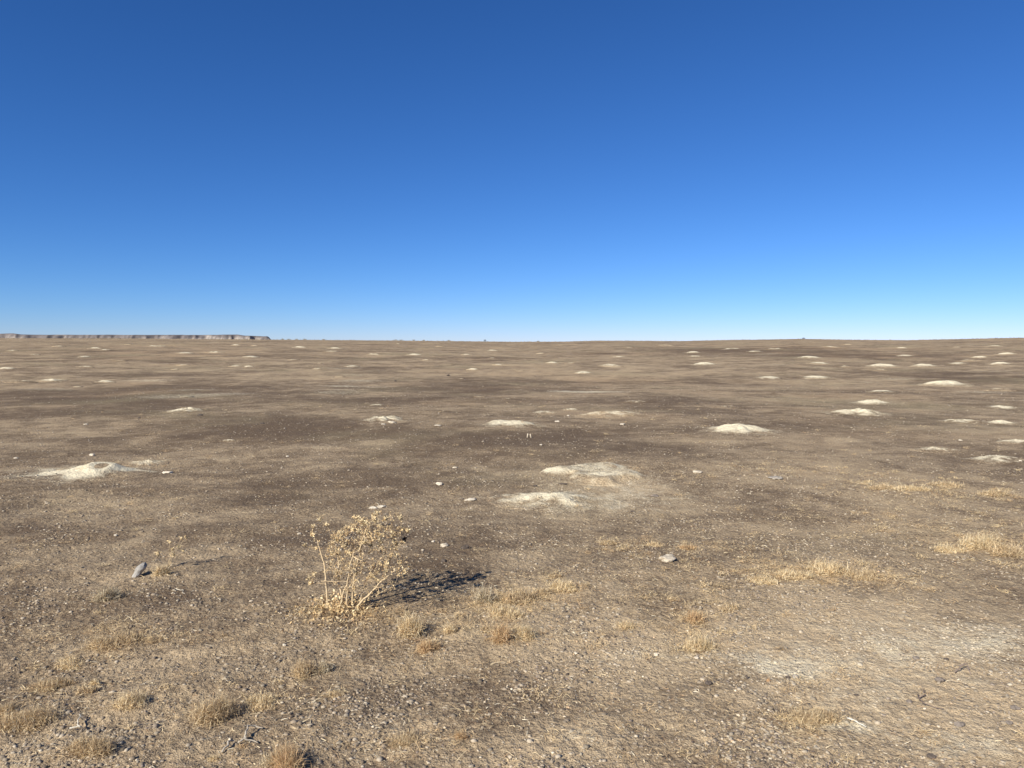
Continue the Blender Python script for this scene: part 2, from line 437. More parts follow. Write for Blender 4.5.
# grains: pale and dark specks
vo = g.node('ShaderNodeTexVoronoi', feature='F1'); nt.links.new(P_, vo.inputs['Vector']); vo.inputs['Scale'].default_value = 95
spk = g.math('MULTIPLY', g.ramp(vo.outputs['Distance'], .34, .22), 1.0)
sc_ = g.node('ShaderNodeSeparateColor'); nt.links.new(vo.outputs['Color'], sc_.inputs[0])
lite = g.math('MULTIPLY', spk, g.ramp(sc_.outputs[0], .88, .93))
dark = g.math('MULTIPLY', spk, g.ramp(sc_.outputs[1], .80, .86))
base = g.mix(g.math('MULTIPLY', lite, .8), base, rgb(.55, .50, .41))
base = g.mix(g.math('MULTIPLY', dark, .65), base, rgb(.075, .062, .052))
# speck size contrast
vf = g.math('MULTIPLY_ADD', g.math('SUBTRACT', n_vf, .5), 1.5, 1.0)
hs = g.node('ShaderNodeHueSaturation'); nt.links.new(base, hs.inputs['Color']); nt.links.new(vf, hs.inputs['Value'])
nt.links.new(hs.outputs[0], bs.inputs['Base Color'])
b1 = g.node('ShaderNodeBump'); b1.inputs['Distance'].default_value = .012; b1.inputs['Strength'].default_value = .8
vc = g.node('ShaderNodeTexVoronoi', feature='SMOOTH_F1'); nt.links.new(P_, vc.inputs['Vector']); vc.inputs['Scale'].default_value = 38
vd = g.node('ShaderNodeTexVoronoi', feature='F1'); nt.links.new(P_, vd.inputs['Vector']); vd.inputs['Scale'].default_value = 120
hh_ = g.math('ADD', g.math('MULTIPLY', vc.outputs['Distance'], -.9), g.math('MULTIPLY', vd.outputs['Distance'], -.35))
nt.links.new(g.math('ADD', hh_, g.math('MULTIPLY', n_fine, .8)), b1.inputs['Height'])
b2 = g.node('ShaderNodeBump'); b2.inputs['Distance'].default_value = .028; b2.inputs['Strength'].default_value = .8
nt.links.new(n_10, b2.inputs['Height']); nt.links.new(b1.outputs[0], b2.inputs['Normal'])
b3 = g.node('ShaderNodeBump'); b3.inputs['Distance'].default_value = .0035; b3.inputs['Strength'].default_value = .9
nt.links.new(n_vf, b3.inputs['Height']); nt.links.new(b2.outputs[0], b3.inputs['Normal'])
nt.links.new(b3.outputs[0], bs.inputs['Normal'])

def tint_mat(name, rough=.8, trans=0.0, bump=0.0, bscale=60., sp=.2):
    m, nt, b = new_mat(name, rough, sp); g = NT(nt)
    a = g.node('ShaderNodeVertexColor', layer_name='tint')
    tc = g.node('ShaderNodeTexCoord')
    n = g.noise(tc.outputs['Object'], bscale, 3, .6)
    hs = g.node('ShaderNodeHueSaturation'); nt.links.new(a.outputs['Color'], hs.inputs['Color'])
    nt.links.new(g.math('MULTIPLY_ADD', g.math('SUBTRACT', n, .5), .9, 1.0), hs.inputs['Value'])
    nt.links.new(hs.outputs[0], b.inputs['Base Color'])
    if bump:
        bn = g.node('ShaderNodeBump'); bn.inputs['Distance'].default_value = bump; nt.links.new(n, bn.inputs['Height'])
        nt.links.new(bn.outputs[0], b.inputs['Normal'])
    if trans:
        tr = g.node('ShaderNodeBsdfTranslucent'); nt.links.new(hs.outputs[0], tr.inputs['Color'])
        mx = g.node('ShaderNodeMixShader'); mx.inputs[0].default_value = trans
        nt.links.new(b.outputs[0], mx.inputs[1]); nt.links.new(tr.outputs[0], mx.inputs[2])
        nt.links.new(mx.outputs[0], nt.nodes['Material Output'].inputs['Surface'])
    return m
STRAW_M = tint_mat('dry_straw', .8, .25)
STONE_M = tint_mat('weathered_stone', .9, 0, .006, 45.)
PEB_M = tint_mat('gravel_stone', .9)
WOOD_M = tint_mat('bleached_wood', .85, 0, .001, 120.)
HEAD_M = tint_mat('seed_head', .85, .1)
MESA_M = tint_mat('badlands_clay', .95, 0, 0, .05)

# ------------------------------------------------------------------ ground sheet
rings = np.concatenate([
    np.linspace(.3, 2.2, 12, endpoint=False),
    np.exp(np.arange(math.log(2.2), math.log(20), .0048)),
    np.exp(np.arange(math.log(20), math.log(330), .0085)),
    np.exp(np.linspace(math.log(330), math.log(30000), 70))])
ang = np.concatenate([np.arange(-58, 58, .105), np.arange(58, 302, 2.5)]) * math.pi / 180
nr, na = len(rings), len(ang)
RR, AA = np.meshgrid(rings, ang, indexing='ij')
gx = (RR * np.sin(AA)).ravel(); gy = (RR * np.cos(AA)).ravel()
gz = full_h(gx, gy)
V = np.column_stack([gx, gy, gz])
i = np.arange(nr - 1)[:, None] * na; j = np.arange(na)[None, :]; j2 = (j + 1) % na
Q = np.stack([i + j, i + j2, i + na + j2, i + na + j], -1).reshape(-1, 4)[:, ::-1]
cols = soil(gx, gy)
V = np.vstack([V, [[0, 0, float(base_h(np.array([0.]), np.array([0.01]))[0])]]])
cols = np.vstack([cols, cols[:1]])
T = np.stack([np.full(na, len(V) - 1), (np.arange(na) + 1) % na, np.arange(na)], -1)
o = link('ground', make_mesh('ground', V, [Q, T], GROUND, cols, True)); tag(o, kind='structure')
del V, Q, T, cols, gx, gy, gz, RR, AA

# ------------------------------------------------------------------ mounds
for m in M:
    far = m['d'] > 22
    NR, NA = (16, 40) if far else (60, 150)
    rr = np.linspace(0, 1.0, NR + 1)[1:] ** .9 * 1.30
    aa = np.arange(NA) / NA * 2 * np.pi
    Rr, Aa = np.meshgrid(rr, aa, indexing='ij')
    x = m['x'] + (Rr * np.cos(Aa)).ravel() * m['rx']; y = m['y'] + (Rr * np.sin(Aa)).ravel() * m['ry']
    x = np.append(x, m['x']); y = np.append(y, m['y'])
    q = np.append(Rr.ravel(), 0.)
    lift = .006 if not far else .015 + m['d'] * .0002
    z = full_h(x, y) + np.maximum(mound_h(m, x, y), 0) + lift - (lift + .03 + (0.05 if far else 0)) * sstep(1.12, 1.30, q)
    if not far:
        z += .010 * fbm(x / .12, y / .12, 55, 3) * (1 - sstep(.8, 1.1, q))
    org = np.array([m['x'], m['y'], hz(m['x'], m['y'])])
    V = np.column_stack([x, y, z]) - org
    i = np.arange(NR - 1)[:, None] * NA; j = np.arange(NA)[None, :]; j2 = (j + 1) % NA
    Q = np.stack([i + j, i + NA + j, i + NA + j2, i + j2], -1).reshape(-1, 4)
    T = np.stack([np.full(NA, NR * NA), np.arange(NA), (np.arange(NA) + 1) % NA], -1)
    me = make_mesh('burrow_mound', V, [Q, T], GROUND, soil(x, y), True)
    tag(link('burrow_mound', me, loc=org), m['label'], 'burrow mound', 'pale burrow mounds scattered over the prairie')

# ------------------------------------------------------------------ mesa on the horizon
mx = np.arange(-4200, -940, 4.0); my = np.concatenate([np.arange(2850, 3150, 5.0), np.arange(3150, 4200, 50.)])
MX, MY = np.meshgrid(mx, my, indexing='ij'); X = MX.ravel(); Y = MY.ravel()
pxm = 512 + F * X / Y
face = 3000 + 90 * fbm(X / 260, X * 0 + 2.2, 61, 3) * 1.4 + 26 * np.abs(fbm(X / 130, X * 0 + 7.7, 62, 2))
cap = np.interp(pxm, [-500, 0, 14, 22, 120, 200, 238, 245, 262, 272, 277], [38, 38.5, 39.5, 34.5, 33.5, 33, 35, 31, 29, 26, 16])
end = sstep(277, 267, pxm + 1.2 * fbm(Y / 60, Y * 0, 3, 2))
dd = (Y - face)
gul = 1 - np.abs(fbm(X / 95, Y / 200, 66, 3)) * 1.7
slope = sstep(-75, 25, dd - 45 * (1 - gul))
step = .30 * sstep(0, .25, slope) + .25 * slope + .45 * sstep(.62, .86, slope)
Zm = -9 + (cap + 9 + CAMZ + 1.5 * fbm(X / 90, Y / 90, 4, 3)) * step * end
dark = sstep(-.14, .20, fbm(X / 75, Zm / 22 + Y / 400, 71, 2) + .34 * sstep(16, 29, Zm) + .03)
band = .5 + .5 * np.sin(Zm * .9 + 2 * fbm(X / 200, Y / 200, 8, 2))
clay = np.column_stack([.30 + .10 * band, .26 + .09 * band, .215 + .08 * band])
scrub_shade = np.array([.155, .135, .125])  # dark blotches: juniper scrub and gully shadow put into one colour
mc = clay * (1 - dark[:, None]) + scrub_shade * dark[:, None]
ni, nj = MX.shape
i = np.arange(ni - 1)[:, None] * nj; j = np.arange(nj - 1)[None, :]
Q = np.stack([i + j, i + nj + j, i + nj + j + 1, i + j + 1], -1).reshape(-1, 4)
tag(link('mesa', make_mesh('mesa', np.column_stack([X, Y, Zm]), Q, MESA_M, np.column_stack([mc, np.ones(len(X))]), False, 'tint')), kind='structure')

def surf_z(x, y):
    z = full_h(x, y)
    for m in M:
        if m['d'] > 22: continue
        i = np.nonzero((np.abs(x - m['x']) < m['rx'] * 1.2) & (np.abs(y - m['y']) < m['ry'] * 1.2))[0]
        if len(i):
            q = np.hypot((x[i] - m['x']) / m['rx'], (y[i] - m['y']) / m['ry'])
            z[i] += np.where(q < 1.15, np.maximum(mound_h(m, x[i], y[i]), 0) + .006, 0)
    return z
# ------------------------------------------------------------------ loose cover: gravel, litter, thatch (nobody could count these)
def scatter(n, r0, r1, p=0.0, amax=52):
    """r with density per ring: p=0 log-uniform"""
    u = rng.random(n)
    r = r0 * (r1 / r0) ** (u ** (1 + p))
    a = np.radians((rng.random(n) * 2 - 1) * amax)
    return r * np.sin(a), r * np.cos(a), r

def clump(x, y, s, seed): return sstep(-.15, .35, fbm(x / s, y / s, seed, 3))

bV, bT = ico(0)
def gravel(name, n, r0, r1, smin, smax, palette, sink, p=0.0, keep=None, power=2.2):
    x, y, r = scatter(n, r0, r1, p)
    k = clump(x, y, .7, 101) * .85 + .15
    if keep is not None: k = k * keep(x, y)
    ok = rng.random(len(x)) < k; x, y, r = x[ok], y[ok], r[ok]; n = len(x)
    s = smin + (smax - smin) * rng.random(n) ** power
    s = s * (1 + r * .03)
    z = surf_z(x, y)
    sc = np.column_stack([s * rng.uniform(.7, 1.4, n), s * rng.uniform(.7, 1.2, n), s * rng.uniform(.35, .8, n)])
    a = rng.random(n) * 2 * np.pi; ca, sa = np.cos(a), np.sin(a)
    V = bV[None] * (1 + rng.uniform(-.28, .28, (n, 12, 1))) * sc[:, None, :]
    vx = V[:, :, 0] * ca[:, None] - V[:, :, 1] * sa[:, None]; vy = V[:, :, 0] * sa[:, None] + V[:, :, 1] * ca[:, None]
    V = np.stack([vx + x[:, None], vy + y[:, None], V[:, :, 2] + (z + sc[:, 2] * sink)[:, None]], -1).reshape(-1, 3)
    T = (bT[None] + 12 * np.arange(n)[:, None, None]).reshape(-1, 3)
    pal = np.array(palette); w = pal[:, 3] / pal[:, 3].sum()
    ci = rng.choice(len(pal), n, p=w)
    c = pal[ci, :3] * rng.uniform(.75, 1.25, (n, 1))
    pp = np.clip(pale(x, y), 0, 1)[:, None] * .85; c = c * (1 - pp) + np.array([.66, .58, .42]) * rng.uniform(.6, 1.1, (n, 1)) * pp
    c = np.repeat(np.column_stack([c, np.ones(n)]), 12, 0)
    tag(link(name, make_mesh(name, V, T, PEB_M, c, False, 'tint')), kind='stuff')

gravel('gravel', 105000, 2.2, 10, .0016, .0075,
       [(.56, .48, .35, 1.3), (.44, .36, .25, 3), (.10, .078, .062, 4.2), (.22, .175, .14, 2.5), (.46, .33, .20, .6)], .25, .25,
       keep=lambda x, y: .35 + .65 * sstep(-.6, 1.4, x) , power=2.6)
gravel('soil_crumbs', 110000, 2.2, 30, .0025, .012,
       [(.27, .215, .15, 3), (.36, .30, .215, 3), (.19, .15, .105, 2)], .05, .1, power=2.4)

# short blades and curled leaf scraps
def ribbons(name, x, y, L, wd, lift, cols, curl=1.0, zoff=0.0, mat=STRAW_M, kind='stuff', seg=3, upr=.25):
    n = len(x); z = surf_z(x, y) + zoff
    a = rng.random(n) * 2 * np.pi
    el = np.abs(rng.normal(0, upr, n)) + .03
    p = np.stack([x, y, z + lift], -1)
    pts = [p]
    da = rng.normal(0, .7 * curl, n)
    for k in range(seg):
        a = a + da + rng.normal(0, .25 * curl, n)
        e = el * (1 - 1.5 * k / seg)
        st = np.stack([np.cos(a) * np.cos(e), np.sin(a) * np.cos(e), np.sin(e)], -1) * (L / seg)[:, None]
        pts.append(pts[-1] + st)
    side = np.stack([-np.sin(a), np.cos(a), rng.normal(0, .7, n)], -1); side /= np.linalg.norm(side, axis=1)[:, None]
    rows = []
    for k, q in enumerate(pts):
        w = wd * (1 - .75 * (k / seg) ** 1.5)
        rows += [q - side * (w / 2)[:, None], q + side * (w / 2)[:, None]]
    V = np.stack(rows, 1); nv = V.shape[1]
    V = V.reshape(-1, 3)
    fq = np.array([(2 * k, 2 * k + 1, 2 * k + 3, 2 * k + 2) for k in range(seg)])
    Q = (fq[None] + nv * np.arange(n)[:, None, None]).reshape(-1, 4)
    c = np.repeat(np.column_stack([cols, np.ones(n)]), nv, 0)
    me = make_mesh(name, V, Q, mat, c, False, 'tint')
    return me

def pick(n, palette, var=.2):
    pal = np.array(palette); w = pal[:, 3] / pal[:, 3].sum()
    return pal[rng.choice(len(pal), n, p=w), :3] * rng.uniform(1 - var, 1 + var, (n, 1))

BROWN = [(.60, .45, .26, 3), (.68, .53, .31, 3), (.36, .255, .15, 2.0), (.76, .63, .40, 1.4)]
TAN = [(.76, .61, .36, 3), (.66, .50, .28, 2.5), (.84, .71, .46, 2), (.36, .25, .15, 1)]
ORNG = [(.62, .43, .23, 3), (.50, .335, .18, 2), (.70, .54, .31, 1.6)]
PALE = [(.62, .53, .36, 3), (.52, .42, .26, 2), (.38, .28, .17, 1)]
TUFTS = [  # px, py foot, w px, h px, palette, label
    (207, 722, 46, 24, BROWN, 'large fuzzy brown tuft casting a dark shadow beside the forked twig'),
    (250, 708, 44, 10, TAN, 'thin flat straw tuft spreading behind the shadow of the large brown tuft'),
    (303, 676, 20, 18, BROWN, 'round ball-shaped brown tuft standing alone'),
    (323, 672, 22, 10, PALE, 'small pale tuft touching the round ball-shaped tuft'),
    (82, 762, 44, 19, BROWN, 'fuzzy brown tuft with a long dark shadow above the bottom edge'),
    (14, 732, 56, 16, BROWN, 'wide brown tuft cut off by the picture edge with a dark shadow'),
    (4, 716, 26, 11, BROWN, 'small low brown tuft just behind the wide cut-off tuft'),
    (130, 709, 38, 13, TAN, 'loose tan tuft with dark stems inside, near the hook-shaped stalk'),
    (84, 696, 20, 9, BROWN, 'small leaning brown tuft with a bright fleck on top'),
    (92, 686, 14, 7, TAN, 'tiny tan tuft directly behind the leaning brown tuft'),
    (286, 775, 40, 24, ORNG, 'crumpled orange-brown leafy clump at the bottom edge'),
    (270, 770, 24, 14, PALE, 'pale crumpled leaf clump leaning on the orange clump'),
    (429, 653, 24, 12, ORNG, 'reddish orange tuft with a small sharp shadow'),
    (412, 637, 28, 20, TAN, 'tan wiry tuft just behind the reddish orange tuft'),
    (450, 634, 16, 10, TAN, 'small faint tuft beyond the reddish orange tuft'),
    (488, 634, 16, 9, BROWN, 'small brown tuft with a dark core beside the two-part tuft'),
    (503, 644, 14, 20, ORNG, 'upright orange half of a two-part tuft'),
    (523, 640, 22, 18, TAN, 'tan half of a two-part tuft with a dark far side'),
    (484, 604, 14, 18, PALE, 'small upright pale tuft at the end of the shrub shadow'),
    (520, 604, 40, 14, BROWN, 'wide matted brown tuft in the patch beyond the two-part tuft'),
    (541, 597, 26, 12, BROWN, 'matted brown tuft with a dark hollow in the middle of the patch'),
    (565, 592, 30, 12, TAN, 'thin tan tuft at the far end of the matted patch'),
    (556, 579, 14, 6, BROWN, 'tiny dark brown tuft behind the matted patch'),
    (505, 618, 40, 12, TAN, 'flattened straw tuft at the near end of the matted patch'),
    (697, 624, 20, 16, ORNG, 'rounded rusty tuft with stiff stems, farther of two'),
    (704, 653, 30, 16, TAN, 'wiry straw tuft, nearer of two, over stony soil'),
    (732, 612, 22, 7, BROWN, 'low brown tuft beside the rounded rusty tuft'),
    (628, 630, 26, 9, TAN, 'low straw tuft with a short dark shadow on bare ground'),
    (610, 545, 22, 7, BROWN, 'little brown tuft on the open ground beyond the flat stone'),
    (688, 550, 20, 7, ORNG, 'small rusty tuft beyond the flat tan stone'),
    (655, 547, 20, 6, TAN, 'small tan tuft behind the flat tan stone'),
    (830, 575, 44, 15, TAN, 'tallest yellow tuft in the long straw patch'),
    (800, 580, 40, 11, TAN, 'low yellow tuft in the long straw patch'),
    (868, 580, 40, 12, BROWN, 'brownish tuft at the end of the long straw patch'),
    (765, 584, 34, 9, TAN, 'thin straw tuft where the long straw patch begins'),
    (985, 549, 44, 15, TAN, 'thick straw tuft in the patch nearest the picture edge'),
    (1015, 556, 34, 16, BROWN, 'brown straw tuft cut off by the picture edge'),
    (955, 553, 34, 10, TAN, 'low straw tuft at the inner end of the edge patch'),
    (950, 487, 34, 8, BROWN, 'tall brown low tuft at the edge-side end of the farther straw patch'),
    (915, 491, 44, 7, TAN, 'wide yellow low tuft in the farther straw patch'),
    (885, 490, 32, 6, BROWN, 'brown low tuft at the end of the farther straw patch'),
    (1000, 497, 36, 8, BROWN, 'reddish low tuft on the slope beyond the edge patch'),
    (820, 728, 52, 14, BROWN, 'flat reddish-brown grass mat on stony ground'),
    (103, 601, 34, 14, PALE, 'curled pale dead leaves clump below the grey rock'),
    (160, 577, 18, 12, TAN, 'small tan clump with a shadow beside the grey rock'),
    (108, 648, 46, 14, BROWN, 'low scraggly brown clump in the straw strewn corner'),
    (60, 668, 40, 9, TAN, 'flat straw mat in the straw strewn corner'),
    (45, 690, 40, 10, BROWN, 'dull brown mat behind the wide cut-off tuft'),
    (213, 762, 16, 6, TAN, 'tiny straw wisp below the fork of the twig'),
    (405, 747, 44, 9, BROWN, 'faint brown grass mat near the bottom edge'),
    (459, 741, 16, 8, ORNG, 'tiny orange tuft near the bottom edge'),
    (330, 700, 30, 7, BROWN, 'low dull tuft below the round ball-shaped tuft'),
]
STRAW += [blob(px, py - 2, w * .75, h * .35 + 3, .55 if py < 600 else .30) for (px, py, w, h, pal, lab) in TUFTS if py > 480]
STRAW_PAL = [(.74, .61, .38, 3.5), (.55, .41, .23, 3), (.42, .28, .16, 2), (.76, .67, .48, 1.5), (.22, .15, .095, 1.2)]
x, y, r = scatter(620000, 2.2, 30, .15)
den = .13 + .95 * np.clip(field(STRAW, x, y), 0, 1)
den = den * (.08 + .92 * clump(x, y, .35, 140)) * (.45 + .55 * clump(x, y, 1.5, 150))
den = den * (1 - .85 * np.clip(pale(x, y), 0, 1))
ok = rng.random(len(x)) < den; x, y, r = x[ok], y[ok], r[ok]; n = len(x)
L = rng.uniform(.008, .034, n) * (1 + r * .02); wd = rng.uniform(.0012, .0042, n) * (1 + r * .07)
tag(link('dry_grass', ribbons('dry_grass', x, y, L, wd, .001, pick(n, STRAW_PAL), 1.0)), kind='stuff')
# low clumps where the dead grass has matted together
cx, cy, cr = scatter(30000, 2.2, 20, .15)
den = np.clip(field(STRAW, cx, cy) * 1.25 - .12, 0, 1) ** 1.5 * (.2 + .8 * clump(cx, cy, .6, 170)) + .02
ok = rng.random(len(cx)) < den; cx, cy, cr = cx[ok], cy[ok], cr[ok]; nc = len(cx)
per = 44; k = np.repeat(np.arange(nc), per); sz = rng.uniform(.015, .06, nc) * (1 + cr * .02)
x = cx[k] + rng.normal(0, 1, len(k)) * sz[k] * .8; y = cy[k] + rng.normal(0, 1, len(k)) * sz[k] * .7
tb = pick(nc, [(.80, .62, .34, 3), (.68, .49, .26, 2), (.52, .35, .18, 1.3)], .2)[k] * .6 + pick(len(k), STRAW_PAL, .25) * .4
me = ribbons('matted_grass', x, y, rng.uniform(.012, .04, len(k)), rng.uniform(.0010, .0026, len(k)) * (1 + cr[k] * .07), rng.random(len(k)) * sz[k] * .45, tb, 1.3, upr=.7)
tag(link('matted_grass', me), kind='stuff')
# longer thin stalks
x, y, r = scatter(26000, 2.2, 14, .1)
den = (.15 + .8 * np.clip(field(STRAW, x, y), 0, 1)) * (.1 + .9 * clump(x, y, .5, 160))
ok = rng.random(len(x)) < den; x, y, r = x[ok], y[ok], r[ok]; n = len(x)
tag(link('dry_stalks', ribbons('dry_stalks', x, y, rng.uniform(.04, .12, n), rng.uniform(.001, .002, n) * (1 + r * .08), .002, pick(n, STRAW_PAL), .6)), kind='stuff')

# ragged dead grass along the crest of the rise
n = 9000; rr_ = rng.uniform(150, 236, n); th_ = rng.uniform(-.70, .70, n)
x, y = rr_ * np.sin(th_), rr_ * np.cos(th_)
ok = rng.random(n) < clump(x, y, 9, 210) * .9 + .05; x, y = x[ok], y[ok]; n = len(x)
tag(link('crest_grass', ribbons('crest_grass', x, y, rng.uniform(.10, .34, n), rng.uniform(.05, .16, n), .0, pick(n, [(.46, .38, .24, 2), (.34, .27, .16, 2), (.26, .22, .14, 1)]), .6, upr=1.0)), kind='stuff')

# ------------------------------------------------------------------ individual tufts
def tuft_mesh(w, d, h, n, pal, wire=.0013, curly=1.0, seed=0):
    g_ = np.random.default_rng(seed)
    # several sub clumps give an uneven outline
    nc = max(2, int(3 + w / .05))
    cc = np.column_stack([g_.uniform(-.28, .28, nc) * w, g_.uniform(-.28, .28, nc) * d]); ch = g_.uniform(.5, 1.0, nc) * h
    k = g_.integers(0, nc, n)
    bx = cc[k, 0] + g_.normal(0, .13, n) * w; by = cc[k, 1] + g_.normal(0, .10, n) * d
    a = g_.random(n) * 2 * np.pi; el = g_.uniform(-.1, 1.2, n)
    Ls = ch[k] * g_.uniform(.5, 1.15, n)
    seg = 5
    p = np.stack([bx, by, g_.uniform(-.01, .35, n) * ch[k]], -1); pts = [p]
    da = g_.normal(0, 1.1 * curly, n); de = g_.normal(-.30, .75 * curly, n)
    for s in range(seg):
        st = np.stack([np.cos(a) * np.cos(el), np.sin(a) * np.cos(el), np.sin(el)], -1) * (Ls / seg)[:, None]
        q = pts[-1] + st; q[:, 2] = np.maximum(q[:, 2], -.004); pts.append(q)
        a = a + da; el = el + de
    side = g_.normal(0, 1, (n, 3)); side /= np.linalg.norm(side, axis=1)[:, None]
    wd = g_.uniform(.6, 1.5, n) * wire
    rows = []
    for s, q in enumerate(pts):
        ww = wd * (1 - .7 * s / seg); rows += [q - side * ww[:, None], q + side * ww[:, None]]
    V = np.stack(rows, 1); nv = V.shape[1]
    fq = np.array([(2 * s, 2 * s + 1, 2 * s + 3, 2 * s + 2) for s in range(seg)])
    Q = (fq[None] + nv * np.arange(n)[:, None, None]).reshape(-1, 4)
    P2 = np.array(pal); wts = P2[:, 3] / P2[:, 3].sum()
    c = P2[g_.choice(len(P2), n, p=wts), :3] * g_.uniform(.75, 1.25, (n, 1))
    c = np.repeat(np.column_stack([c, np.ones(n)]), nv, 0)
    return make_mesh('tuft', V.reshape(-1, 3), Q, STRAW_M, c, False, 'tint')

for k, (px, py, w, h, pal, lab) in enumerate(TUFTS):
    p = at(px, py); d = depth(p); ww = w / F * d; hh = max(h / F * d * (1.05 if py > 600 else .85), .018)
    dd_ = min(ww * .8, .25)
    n = int(np.clip(1100 * (w * h) / 250, 800, 4200))
    me = tuft_mesh(ww * .9, dd_, hh, n, pal, wire=.00115 * d / 3.3, seed=500 + k)
    o = tag(link('grass_tuft', me, loc=(p[0], p[1] + dd_ * .3, hz(p[0], p[1] + dd_ * .3) - .002)), lab, 'grass tuft', 'dead grass tufts on the near ground')

# ------------------------------------------------------------------ rocks
rV, rT = ico(3)
def rock_mesh(sx, sy, sz, seed, col, rough=.3, ang_=True):
    g_ = np.random.default_rng(seed); V = rV.copy()
    for _ in range(7):     # broken faces
        nrm = g_.normal(0, 1, 3); nrm /= np.linalg.norm(nrm); dist = g_.uniform(.55, .9)
        t = V @ nrm - dist; V = V - np.outer(np.maximum(t, 0) * .85, nrm)
    off = seed * 3.1
    V *= (1 + rough * (vnoise(V[:, 0] * 1.7 + off, V[:, 1] * 1.7 + V[:, 2] * 1.3, 12) + .4 * vnoise(V[:, 0] * 5 + off, V[:, 1] * 5 + V[:, 2] * 4, 13)))[:, None]
    V *= np.array([sx, sy, sz]) / 2
    V[:, 2] += sz * .30
    tone = 1 + .5 * vnoise(V[:, 0] / sx * 4 + off, V[:, 2] / sz * 4, 14)
    c = np.column_stack([np.outer(tone, np.array(col)), np.ones(len(V))])
    return make_mesh('rock', V, rT, STONE_M, c, False, 'tint')
WHT = (.58, .51, .39); PAL = (.50, .43, .32); GRY = (.34, .30, .24); DRK = (.11, .088, .07); MID = (.21, .175, .14)
